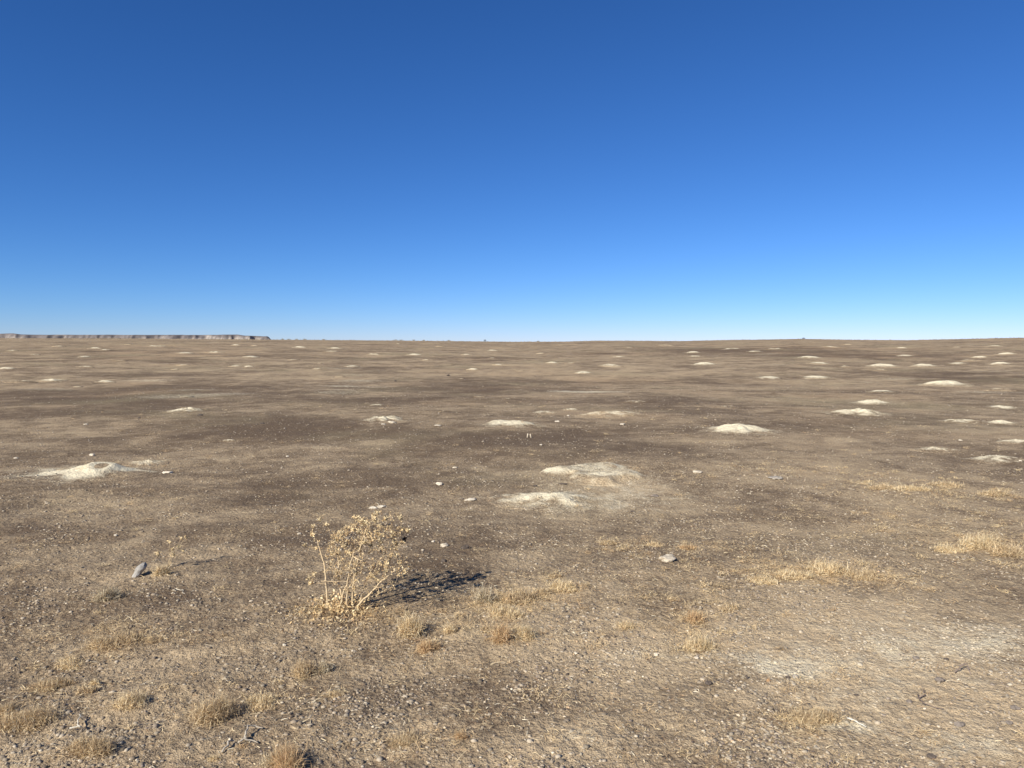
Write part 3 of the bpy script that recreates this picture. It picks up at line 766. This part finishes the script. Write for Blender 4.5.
ROCKS = [ # px py_foot w h depthfactor rot colour label
    (166, 473.5, 11, 3.5, .9, 0, WHT, 'flat pale stone lying apart beside the crater mound'),
    (373, 509, 9, 3.4, .6, .2, WHT, 'white flake lying behind the dead shrub, left piece of a broken pair'),
    (381, 507.5, 9, 4.4, .7, .4, WHT, 'white flake lying behind the dead shrub, higher piece of a broken pair'),
    (470, 501.5, 12, 4, .6, .3, WHT, 'brightest white stone flake near the broad dusty mound'),
    (439, 485.5, 7.5, 4.5, .9, 0, WHT, 'small white stone with a dark shaded side'),
    (455, 468, 6, 2.6, 1, 0, PAL, 'little pale stone between the white stone and the stubs'),
    (391.5, 423, 9, 3.2, 1, 0, PAL, 'pale grey stone at the foot of the small rough mound'),
    (383, 425.3, 5, 2, 1, 0, WHT, 'tiny white stone by the rough mound foot'),
    (437, 426, 8, 2.2, 1, 0, PAL, 'flat pale stone midway between two mounds'),
    (623, 425, 5.5, 2.2, 1, 0, WHT, 'white pebble on dark soil near the brown swell'),
    (557.5, 422, 5, 1.8, 1, 0, WHT, 'white chip at the tail of the two-humped mound'),
    (568, 416, 3, 1.7, 1, 0, WHT, 'white speck-sized stone beyond the tail of the two-humped mound'),
    (698, 473.5, 10, 3.4, .9, 0, PAL, 'flat cream stone on the slope under the bright dome mound'),
    (777, 479.5, 14, 3.5, 1, 0, GRY, 'wide flat grey stone among thatch'),
    (668, 562, 19, 8, 1.2, .2, PAL, 'largest flat tan stone, half sunk in the ground'),
    (91, 455, 6, 3.4, 1, 0, WHT, 'white stone perched behind the crater mound'),
    (15, 459, 4.5, 2.4, 1, 0, PAL, 'small pale stone near the picture edge by the crater mound'),
    (85, 425, 4.5, 2.2, 1, 0, PAL, 'small pale stone on the lighter band of ground'),
    (287, 457.5, 3.6, 2.2, 1, 0, WHT, 'small white stone on dark ground nearer than the rough mound'),
    (541, 445.6, 3.2, 2, 1, 0, WHT, 'tiny white stone just nearer than the stubs'),
    (961, 441, 4.5, 2, 1, 0, WHT, 'tiny pale stone below the long tan bank'),
    (1021, 462, 4, 3, 1, 0, WHT, 'white stone at the end of the greyish low mound'),
    (444, 546, 9, 5, .9, .5, PAL, 'cracked pale clod beyond the dark dug soil'),
    (465, 549.5, 9, 6, 1, 0, DRK, 'dark lump of soil beside the cracked pale clod'),
    (443, 561.5, 6, 4, 1, 0, DRK, 'dark clod between the shrub and its shadow'),
    (433, 542.5, 4, 2.5, 1, 0, WHT, 'small white pebble near the cracked pale clod'),
    (422.5, 550, 3.5, 2, 1, 0, PAL, 'small tan pebble close to the dark seed head'),
    (299, 534, 4, 3, 1, 0, PAL, 'small pale stone beside the tallest stalk of the shrub'),
    (583.5, 477, 4, 1.8, 1, 0, DRK, 'dark stone on the ring-rimmed mound'),
    (563, 485, 9, 1.8, .5, .1, DRK, 'long thin black stone between the two broad mounds'),
    (535, 486.4, 5, 2, 1, 0, DRK, 'small black stone between the two broad mounds'),
    (655, 497, 8, 4, 1, 0, MID, 'brown clod with a shadow beyond the flat tan stone'),
    (633, 512.5, 4.5, 2.5, 1, 0, DRK, 'small dark clod on the pale dusty ground'),
    (941.5, 683, 10, 6, 1, .3, MID, 'rounded dark grey stone in the stony corner'),
    (910, 702, 7, 4, 1, 0, MID, 'small grey stone beside the curved brown twig'),
    (961, 727, 11, 6, 1, .5, MID, 'lumpy grey-brown stone below the curved brown twig'),
    (932.5, 759, 9, 5, 1, 0, DRK, 'dark oval stone lowest in the stony corner'),
    (857.4, 697, 7, 2.6, .6, -.1, DRK, 'thin black stone chip on pale ground'),
    (795.5, 680, 7, 5, 1, 0, GRY, 'round grey pebble, bigger of two touching'),
    (788, 680.4, 5, 5, 1, 0, DRK, 'black pebble, smaller of two touching'),
    (1011, 725, 8, 5, 1, 0, MID, 'dark stone beside the picture edge, nearer one'),
    (1017, 710, 10, 4, 1, 0, MID, 'low broad stone beside the picture edge, farther one'),
    (947, 660, 6, 3, 1, 0, DRK, 'small dark stone on the pale crust beyond the twigs'),
    (917, 659, 7, 4, 1, 0, MID, 'brown crumbly stone on the pale crust'),
    (746.6, 680, 4, 6, .8, 0, DRK, 'small upright black stone at the edge of the bleached patch'),
    (709, 685, 8, 5, 1, .4, DRK, 'dark lumpy stone near the wiry straw tuft'),
    (768.5, 683, 5, 4, 1, 0, (.40, .25, .13), 'small orange pebble in the bleached patch'),
    (656, 655, 5, 4, 1, 0, WHT, 'white pebble beside the wiry straw tuft'),
    (576, 654, 4, 3, 1, 0, WHT, 'white pebble on bare ground beyond the low straw tuft'),
    (697, 658.5, 5, 3, 1, 0, WHT, 'white pebble at the foot of the wiry straw tuft'),
    (284, 648, 4, 3, 1, 0, WHT, 'white pebble below the foot of the dead shrub'),
    (115, 536, 3.5, 2.5, 1, 0, WHT, 'white pebble on dark ground beyond the grey rock'),
    (199, 415.5, 6, 2.6, 1, 0, DRK, 'black clod on the low brownish mound'),
    (262, 424, 5, 2, 1, 0, DRK, 'black clod on the dark band beyond the pale swell'),
    (139, 418, 3, 2.2, 1, 0, DRK, 'tiny black clod on the dark streak'),
    (395, 381.5, 3, 2, 1, 0, DRK, 'dark clod on the far plain below the faint mounds'),
    (448, 376, 3, 2.4, 1, 0, DRK, 'dark clod on the far plain near the tiny mound'),
    (697.5, 404.5, 3.4, 2.2, 1, 0, DRK, 'dark clod beyond the bright dome mound'),
    (659, 407, 2.6, 1.8, 1, 0, DRK, 'dark clod beyond the brown swell'),
]
for k, (px, py, w, h, df, rot, col, lab) in enumerate(ROCKS):
    p = at(px, py); d = depth(p); ww = w / F * d; hh = h / F * d
    hh = max(min(hh, ww * 1.6) * .95, .008)
    me = rock_mesh(ww, ww * df * .8, hh * .95, 900 + k, col)
    o = tag(link('stone', me, loc=(p[0], p[1] + ww * .3, hz(p[0], p[1] + ww * .3) - hh * .04)), lab, 'stone', 'stones lying on the dry ground')
    o.rotation_euler[2] = rot
# the grey rock
p = at(134, 577); d = depth(p)
V = rV.copy(); t = (V[:, 2] + 1) / 2
w_ = .023 + .013 * np.exp(-((t - .72) / .22) ** 2) + .010 * np.exp(-((t - .18) / .18) ** 2)
rad = np.hypot(V[:, 0], V[:, 1])
V2 = np.column_stack([V[:, 0] * w_ + .046 * (t - .3), V[:, 1] * w_ * 1.05 + .05 * t, .104 * t - .012])
nz = vnoise(V[:, 0] * 2.3 + 4, V[:, 1] * 2.3 + V[:, 2] * 2, 33) + .5 * vnoise(V[:, 0] * 6, V[:, 2] * 6 + V[:, 1] * 3, 34)
V2[:, :2] *= (1 + .22 * nz)[:, None]
tone = 1 + .35 * nz - .25 * t
me = make_mesh('grey_rock', V2, rT, STONE_M, np.column_stack([np.outer(tone, np.array([.37, .345, .30])), np.ones(len(V))]), True, 'tint')
tag(link('grey_rock', me, loc=(p[0], p[1] + .03, hz(p[0], p[1] + .03))), 'smooth waisted grey rock standing out alone on bare brown soil', 'rock')

# the two pale stubs
p = at(529, 437.5)
for dx, hh, tl, lab in ((-.026, .072, .10, 'taller pale stub of a broken pair standing on dark soil'), (.032, .062, -.15, 'shorter leaning pale stub of a broken pair on dark soil')):
    mb = MB(); zz = hz(p[0] + dx, p[1])
    tube(mb, [(0, 0, -.01), (tl * .2 * hh, 0, hh * .4), (tl * hh, 0, hh * .8), (tl * hh * 1.2, .003, hh)], [.013, .011, .013, .007], (.52, .44, .32), 7)
    tag(link('plant_stub', mb.mesh('plant_stub', WOOD_M), loc=(p[0] + dx, p[1], zz)), lab, 'stub', 'pair of pale stubs')

# ------------------------------------------------------------------ twigs
def twig(name, pts_px, r, col, label, lift=.008, hts=None):
    P0 = at(*pts_px[0][0][:2]); mb = MB()
    for line in pts_px:
        pts = []
        for q in line:
            a = at(q[0], q[1]); h_ = q[2] if len(q) > 2 else 0
            pts.append([a[0] - P0[0], a[1] - P0[1], hz(a[0], a[1]) - P0[2] + lift + h_])
        pts = np.array(pts)
        # refine with small irregularities
        out = [pts[0]]
        for a, b in zip(pts[:-1], pts[1:]):
            for t in (.33, .66, 1.):
                e = a + (b - a) * t + (rng.normal(0, 1, 3) * .10 * np.linalg.norm(b - a) * (t < 1)) * np.array([1, 1, .3])
                out.append(e)
        rr = np.linspace(r, r * .5, len(out)) * rng.uniform(.8, 1.2, len(out))
        tube(mb, out, rr, col, 6)
    return tag(link(name, mb.mesh(name, WOOD_M), loc=P0), label, 'twig')
twig('forked_twig', [[(222, 754, 0), (228, 748, .012), (234, 745, .004)], [(238, 746, 0), (244, 744, .01), (251, 744, .008), (258, 745, 0)], [(246, 744, .006), (246, 739, .012), (248, 734, .02), (255, 732, .016), (263, 733, .006)]],
     .0045, (.40, .35, .27), 'bleached grey forked twig lying between the brown tufts').name
twig('dead_stalk', [[(70, 731, .003), (76, 731, .01), (81, 730, .012), (83, 729, 0)], [(81, 730, .010), (78, 725, .014), (80, 720, .016), (84, 719, 0)]],
     .003, (.60, .55, .43), 'thin white hook-shaped stalk on grey soil beside the cut-off tuft')
twig('brown_twig', [[(918, 697, .006), (920, 702, .006), (925, 706, .004), (934, 709, .002), (943, 711, .002)], [(919, 699, .006), (924, 693, .012)]],
     .0032, (.22, .165, .125), 'dark brown curved twig in the stony corner')
twig('arched_twig', [[(955, 673, 0), (960, 671, .02), (966, 670, .026), (971, 675, 0)]],
     .0035, (.22, .17, .14), 'short arched twig on the pale crust')
twig('dry_stem', [[(276, 664, .004), (282, 660, .004), (289, 657, .003)]], .0022, (.60, .52, .38), 'thin pale straw stem lying below the dead shrub')
twig('fallen_stalk', [[(176, 590, .003), (182, 592, .006), (185, 595, .002)]], .0028, (.60, .53, .40), 'small pale bent stalk below the withered weed')
twig('bleached_stick', [[(847, 721, .003), (856, 725, .006), (866, 729, .003)]], .004, (.62, .58, .48), 'pale bleached stick at the end of the reddish grass mat')
twig('pale_splinter', [[(222, 683, .002), (229, 684, .004)]], .0022, (.58, .5, .36), 'tiny straw splinter behind the large brown tuft')

# ------------------------------------------------------------------ seed heads
def head_mesh(r, seed, col, name='seed_head', spikes=22):
    g_ = np.random.default_rng(seed); mb = MB(); V, T = ico(1)
    V = V * (1 + g_.uniform(-.12, .12, (len(V), 1))) * np.array([.62, .62, .80]) * r
    mb.add(V, T=T, col=np.array(col) * .72)
    for k in range(spikes):
        d = g_.normal(0, 1, 3); d[2] = abs(d[2]) * .8 - .25; d /= np.linalg.norm(d)
        s = np.cross(d, g_.normal(0, 1, 3)); s /= np.linalg.norm(s)
        b = d * r * .45; tip = d * r * g_.uniform(.95, 1.5) + g_.normal(0, .15, 3) * r
        m_ = (b + tip) / 2 + d * .1 * r
        mb.add([b - s * r * .16, b + s * r * .16, m_ + s * r * .17, m_ - s * r * .17, tip], Q=[(0, 1, 2, 3)], T=[(3, 2, 4)], col=np.array(col) * g_.uniform(.75, 1.2))
    return mb.mesh(name, HEAD_M)
CREAM = (.78, .62, .36)

# ------------------------------------------------------------------ the dead shrub
bp = at(346, 609); bd = depth(bp); S = bd / F
def bpt(px, py, yo=0.0):
    return np.array([(px - 346) * S, yo, (609 - py) * S * 1.02])
shrub = bpy.data.objects.new('dead_shrub', None); C.objects.link(shrub); shrub.location = bp
tag(shrub, 'straw-coloured dead thorny shrub with dry seed heads, the tallest plant on the plain', 'dead shrub')
g2 = np.random.default_rng(42)
main = [
    [(329, 604, -.03), (328, 590, -.03), (326.5, 570, -.02), (322, 556, 0), (318, 543, .02)],
    [(340, 610, .02), (342, 598, .03), (347, 584, .06), (352, 570, .08), (349, 552, .12), (346, 541, .15)],
    [(352, 611, 0), (353, 590, 0), (358, 568, -.01), (362, 550, -.03), (366, 536, -.04), (373, 522, -.05)],
    [(357, 610, .03), (362, 592, .05), (371, 574, .08), (383, 560, .12), (393, 550, .15)],
    [(344, 611, .02), (340, 598, .04), (337, 584, .05), (336, 568, .08), (333, 556, .10)],
    [(354, 611, -.03), (366, 598, -.04), (378, 586, -.05), (388, 576, -.03), (399, 571, 0)],
    [(349, 610, -.04), (350, 594, -.07), (353, 576, -.11), (356, 560, -.15), (360, 546, -.18)],
]
targets = [(306,547,0),(317,550,.01),(313.7,529,.02),(320,523,.03),(313.7,536.5,0),(326,528,.04),(317,573,-.05),(312,577,-.05),(314,581,-.06),
 (347,533,.1),(353,533,.05),(364,522,0),(369,523,-.05),(375.6,515,-.05),(379.7,513.7,-.03),(378,518,-.08),(352,523,.1),(356.5,524,.08),
 (398.5,523.7,.1),(389,529,.05),(400,534.6,.12),(405.7,536.5,.1),(404,539,.16),(393,546.5,.1),(395.6,548,.05),(393,555.6,.12),(395,560,.06),
 (387,567,.0),(398.5,568,.08),(407.5,572,.1),(404,575,.05),(378,573,0),(373,575,-.05),(360,569,-.1),(344,549,.1),(336.5,543.7,.05),(342,540,.12),
 (333,555,0),(338,556.5,.04),(367.5,542,-.05),(372,531,-.1),(360,533,0),(382,538,.02),(377,541,.1),(385,523,.06),(371,547,.0),(349,543,-.1),(366,529,.1)]
xs_band = []
for _ in range(360):   # the dense band of dry growth across the upper part
    px = g2.uniform(328, 405); top = np.interp(px, [328, 345, 365, 380, 405], [540, 530, 520, 518, 532]); bot = np.interp(px, [328, 350, 380, 405], [578, 592, 590, 580])
    py = top + (bot - top) * g2.random() ** 1.5
    xs_band.append((px, py, g2.normal(0, .10)))
nodes = []   # position, stem index, radius
stemMB = [MB() for _ in main]; stem_nodes = []
STEMC = (.62, .48, .29)
def smooth_line(pts, k=3):
    pts = np.array(pts); out = []
    n = len(pts)
    for i in range(n - 1):
        p0 = pts[max(i - 1, 0)]; p1 = pts[i]; p2 = pts[i + 1]; p3 = pts[min(i + 2, n - 1)]
        for t in np.arange(k) / k:
            out.append(.5 * ((2 * p1) + (-p0 + p2) * t + (2 * p0 - 5 * p1 + 4 * p2 - p3) * t * t + (-p0 + 3 * p1 - 3 * p2 + p3) * t ** 3))
    out.append(pts[-1]); return np.array(out)
for si, line in enumerate(main):
    pts = smooth_line([bpt(*q) for q in line]); pts += g2.normal(0, .0025, pts.shape); pts[0, 2] = -.02
    rr = np.linspace(.0066, .0030, len(pts))
    tube(stemMB[si], pts, rr, np.array(STEMC) * g2.uniform(.75, 1.0), 6)
    for i, q in enumerate(pts):
        if i > 2: nodes.append((q, si, rr[i]))
ends = []
allt = [(bpt(*t), True) for t in targets] + [(bpt(*t), False) for t in xs_band]
allt.sort(key=lambda t: np.linalg.norm(t[0]))
for tgt, is_head in allt:
    P0 = np.array([n_[0] for n_ in nodes]); dv = tgt - P0; dist = np.linalg.norm(dv, axis=1)
    cost = dist + .55 * np.maximum(0, P0[:, 2] + .25 * dist - tgt[2])
    b_ = int(np.argmin(cost)); q, si, r_ = nodes[b_]
    L_ = dist[b_]; r0 = min(r_ * .85, .0031); kseg = max(3, int(L_ / .025))
    mid = (q + tgt) / 2 + np.array([0, 0, -.10 * L_]) + g2.normal(0, .08 * L_, 3)
    t = np.linspace(0, 1, kseg + 1)[:, None]
    pts = (1 - t) ** 2 * q + 2 * t * (1 - t) * mid + t ** 2 * tgt + g2.normal(0, .0018, (kseg + 1, 3)) * (t > 0) * (t < 1)
    rr = np.linspace(r0, max(r0 * .5, .0009), kseg + 1)
    tube(stemMB[si], pts, rr, np.array(STEMC) * g2.uniform(.8, 1.25), 4)
    for i in range(1, kseg + 1): nodes.append((pts[i], si, rr[i]))
    ends.append((tgt, si, is_head))
# drooping low twigs
for a, b, si in (((353, 589, 0), (365, 601, -.05), 2), ((376, 586, .05), (388, 594, 0), 3), ((324, 580, -.04), (353, 579, -.08), 0), ((362, 592, .02), (391, 588, .1), 3), ((326, 573, -.02), (348, 556, -.05), 0)):
    A, B = bpt(*a), bpt(*b); t = np.linspace(0, 1, 7)[:, None]
    tube(stemMB[si], A + (B - A) * t + g2.normal(0, .003, (7, 3)), np.linspace(.0022, .0012, 7), STEMC, 4)
# dry leaf scraps on the twigs
lf = [MB() for _ in main]
nodeP = np.array([n_[0] for n_ in nodes]); nodeS = np.array([n_[1] for n_ in nodes])
def scrap(mb, c, s, col):
    a = g2.normal(0, 1, 3); a /= np.linalg.norm(a); b = np.cross(a, g2.normal(0, 1, 3)); b /= np.linalg.norm(b); n_ = np.cross(a, b)
    L2, W2 = s, s * g2.uniform(.3, .6)
    V = [c, c + a * L2 * .5 + b * W2 * .5 + n_ * s * .15, c + a * L2 * .5 - b * W2 * .5 + n_ * s * .18, c + a * L2 + n_ * s * g2.uniform(-.4, .4)]
    mb.add(V, T=[(0, 1, 2), (1, 3, 2)], col=np.array(col) * g2.uniform(.75, 1.25))
PL = np.array([(.76, .57, .30), (.62, .44, .22), (.80, .66, .40), (.36, .24, .13)])
for _ in range(4600):
    i = g2.integers(0, len(nodeP)); c = nodeP[i]
    if g2.random() > sstep(.02, .24, c[2]) * .92 + .08: continue
    scrap(lf[nodeS[i]], c + g2.normal(0, .006, 3), g2.uniform(.005, .017), PL[g2.choice(4, p=[.30, .28, .17, .25])])
heads = [head_mesh(.0150, 60 + k, np.array(CREAM) * f) for k, f in enumerate((1.0, 1.12, .85, .95, .75))]
darkhead = head_mesh(.021, 70, (.07, .045, .03), 'seed_head', 34)  # bigger head with more spikes, coloured nearly black
stems = []
for si in range(len(main)):
    st = link('stem', stemMB[si].mesh('stem', WOOD_M, True), shrub); stems.append(st)
    link('leaves', lf[si].mesh('leaves', STRAW_M), st)
nh = 0
for tgt, si, is_head in ends:
    if not is_head and (g2.random() > .16 or nh > 96): continue
    hm = link('seed_head', heads[g2.integers(0, 5)], stems[si]); nh += 1
    hm.location = tgt; s_ = g2.uniform(.85, 1.25) if is_head else g2.uniform(.5, .85)
    hm.scale = (s_, s_, s_ * g2.uniform(.9, 1.25)); hm.rotation_euler = (g2.normal(0, .6), g2.normal(0, .6), g2.uniform(0, 6.28))
hm = link('seed_head', darkhead, stems[3]); hm.location = bpt(401.5, 547, .12); hm['label'] = 'large black seed head'
hm = link('seed_head', head_mesh(.010, 71, (.10, .06, .04)), stems[1]); hm.location = bpt(344, 550, .08); hm['label'] = 'small dark seed head'
# crumpled basal leaves round the foot of the stems
mb = MB()
for _ in range(1350):
    px = g2.normal(341, 22); py = g2.normal(611, 7)
    a_ = at(px, max(py, 598)) if False else None
    X_ = (px - 346) * S; Y_ = -(py - 609) / F * bd * 2.6
    zz = hz(bp[0] + X_, bp[1] + Y_) - bp[2]
    hgt_ = abs(g2.normal(0, .022)) * math.exp(-((px - 340) / 22) ** 2) * 1.4
    scrap(mb, np.array([X_, Y_, zz + hgt_ + .001]), g2.uniform(.010, .030), PL[g2.choice(4, p=[.35, .25, .2, .2])])
link('basal_leaves', mb.mesh('basal_leaves', STRAW_M), shrub)

# ------------------------------------------------------------------ the withered weed next to the grey rock
wp = at(168, 567); wd_ = depth(wp); S2 = wd_ / F
weed = bpy.data.objects.new('withered_weed', None); C.objects.link(weed); weed.location = wp
tag(weed, 'small withered weed with pale seed heads on thin stems beside the grey rock', 'weed')
mb = MB(); lw = MB(); hp = []
for tip in ((162, 551), (178, 540), (183, 539), (175, 547), (181, 545), (184, 550), (172, 541), (178, 551)):
    T_ = np.array([(tip[0] - 168) * S2, g2.normal(0, .04), (567 - tip[1]) * S2]); t = np.linspace(0, 1, 7)[:, None]
    mid = np.array([T_[0] * .35, T_[1] * .5, T_[2] * .6]); A = np.array([g2.normal(0, .006), 0, -.01])
    tube(mb, (1 - t) ** 2 * A + 2 * t * (1 - t) * mid + t ** 2 * T_, np.linspace(.0016, .0009, 7), STEMC, 4); hp.append(T_)
    for _ in range(12): scrap(lw, T_ + g2.normal(0, .012, 3), g2.uniform(.008, .018), PL[g2.integers(0, 4)])
link('stem', mb.mesh('stem', WOOD_M), weed); link('leaves', lw.mesh('leaves', STRAW_M), weed)
for k, T_ in enumerate(hp):
    hm = link('seed_head', heads[k % 5], weed); hm.location = T_; s_ = 1.35 if k == 0 else .95; hm.scale = (s_, s_, s_)

# ------------------------------------------------------------------ shrubs on the skyline
def sky_bush(px, wpx, hpx, dark, lab):
    th = math.atan((px - 512) / F); r_ = CREST - 6
    x_, y_ = r_ * math.sin(th), r_ * math.cos(th); z_ = hz(x_, y_)
    s_ = r_ / F; g_ = np.random.default_rng(int(px * 7)); 
    pal = np.array((.05, .055, .045)) if dark else np.array((.36, .33, .23))
    root = bpy.data.objects.new('skyline_bush', None); C.objects.link(root); root.location = (x_, y_, z_ - .03)
    tag(root, lab, 'bush', 'bushes on the skyline')
    mb = MB()
    for _ in range(260):
        a = g_.normal(0, 1, 3); a /= np.linalg.norm(a); q = a * g_.random() ** .4
        c = np.array([q[0] * wpx / 2 * s_, q[1] * wpx / 2 * s_, (q[2] * .5 + .5) * hpx * s_])
        e = g_.normal(0, 1, 3) * .09 * s_ * 2; f_ = g_.normal(0, 1, 3) * .07 * s_ * 2
        mb.add([c, c + e, c + f_], T=[(0, 1, 2)], col=pal * g_.uniform(.7, 1.3))
    link('foliage', mb.mesh('foliage', STRAW_M), root)
    mb = MB()
    for k in range(4):
        tube(mb, [(0, 0, -.05), (g_.normal(0, .1) * wpx * s_, g_.normal(0, .1) * wpx * s_, hpx * s_ * .4), (g_.normal(0, .25) * wpx * s_, g_.normal(0, .2) * wpx * s_, hpx * s_ * .8)], [.02, .015, .008], (.12, .10, .08), 4)
    link('stem', mb.mesh('stem', WOOD_M), root)
sky_bush(485.2, 3.0, 2.4, True, 'tiny dark bush alone on the skyline near the middle')
sky_bush(803, 3.4, 1.8, True, 'low grey-green bush on the rise of the skyline over the bright mounds')
for k, (px, w_) in enumerate(((283, 3), (289, 4), (297, 3), (305, 4), (324, 4), (396, 4), (401, 5), (414, 4), (424, 3), (449, 3))):
    sky_bush(px, w_, 1.5, False, f'small pale bush on the skyline beyond the mesa end, {num(k + 1)} bushes out from the mesa')
sky_bush(538, 3, 1.2, False, 'small pale bush on the skyline just past the tiny dark bush')

# ------------------------------------------------------------------ light, sky, camera
SUN_EL, SUN_AZ = R(33.5), math.atan2(-.64, -.77)      # azimuth measured from +Y towards +X
sd = Vector((math.sin(SUN_AZ) * math.cos(SUN_EL), math.cos(SUN_AZ) * math.cos(SUN_EL), math.sin(SUN_EL)))
L = bpy.data.lights.new('sun', 'SUN'); L.energy = 5.0; L.angle = R(.53); L.color = (1, .945, .86)
lo = bpy.data.objects.new('sun', L); C.objects.link(lo); lo.rotation_euler = (-sd).to_track_quat('-Z', 'Y').to_euler(); lo.location = (0, 0, 20)

w = bpy.data.worlds.new('World'); scene.world = w; w.use_nodes = True; nt = w.node_tree
sky = nt.nodes.new('ShaderNodeTexSky'); sky.sky_type = 'NISHITA'; sky.sun_disc = False
sky.sun_elevation = SUN_EL; sky.sun_rotation = SUN_AZ % (2 * math.pi)
sky.altitude = 2500; sky.air_density = 1.0; sky.dust_density = 0; sky.ozone_density = 10.0
# deep blue of thin dry high-plains air: each channel of the sky keeps its gradient, red and green fall off a little faster
sp = nt.nodes.new('ShaderNodeSeparateColor'); cb = nt.nodes.new('ShaderNodeCombineColor'); nt.links.new(sky.outputs[0], sp.inputs[0])
for k_, (gm, ml) in enumerate(((1.30, .604), (1.08, .765), (1.0, .99))):
    a_ = nt.nodes.new('ShaderNodeMath'); a_.operation = 'POWER'; nt.links.new(sp.outputs[k_], a_.inputs[0]); a_.inputs[1].default_value = gm
    b_ = nt.nodes.new('ShaderNodeMath'); b_.operation = 'MULTIPLY'; nt.links.new(a_.outputs[0], b_.inputs[0]); b_.inputs[1].default_value = ml
    nt.links.new(b_.outputs[0], cb.inputs[k_])
nt.links.new(cb.outputs[0], nt.nodes['Background'].inputs['Color'])
nt.nodes['Background'].inputs['Strength'].default_value = .088

cam = bpy.data.cameras.new('camera'); cam.sensor_width = 36; cam.lens = 36 * F / W; cam.clip_start = .05; cam.clip_end = 80000
co = bpy.data.objects.new('camera', cam); C.objects.link(co); co.location = (0, 0, CAMZ); co.rotation_euler = (R(90) - PITCH, 0, 0)
scene.camera = co
vs = scene.view_settings; vs.view_transform = 'Standard'; vs.look = 'None'; vs.gamma = 1; vs.exposure = .45; vs.use_curve_mapping = False
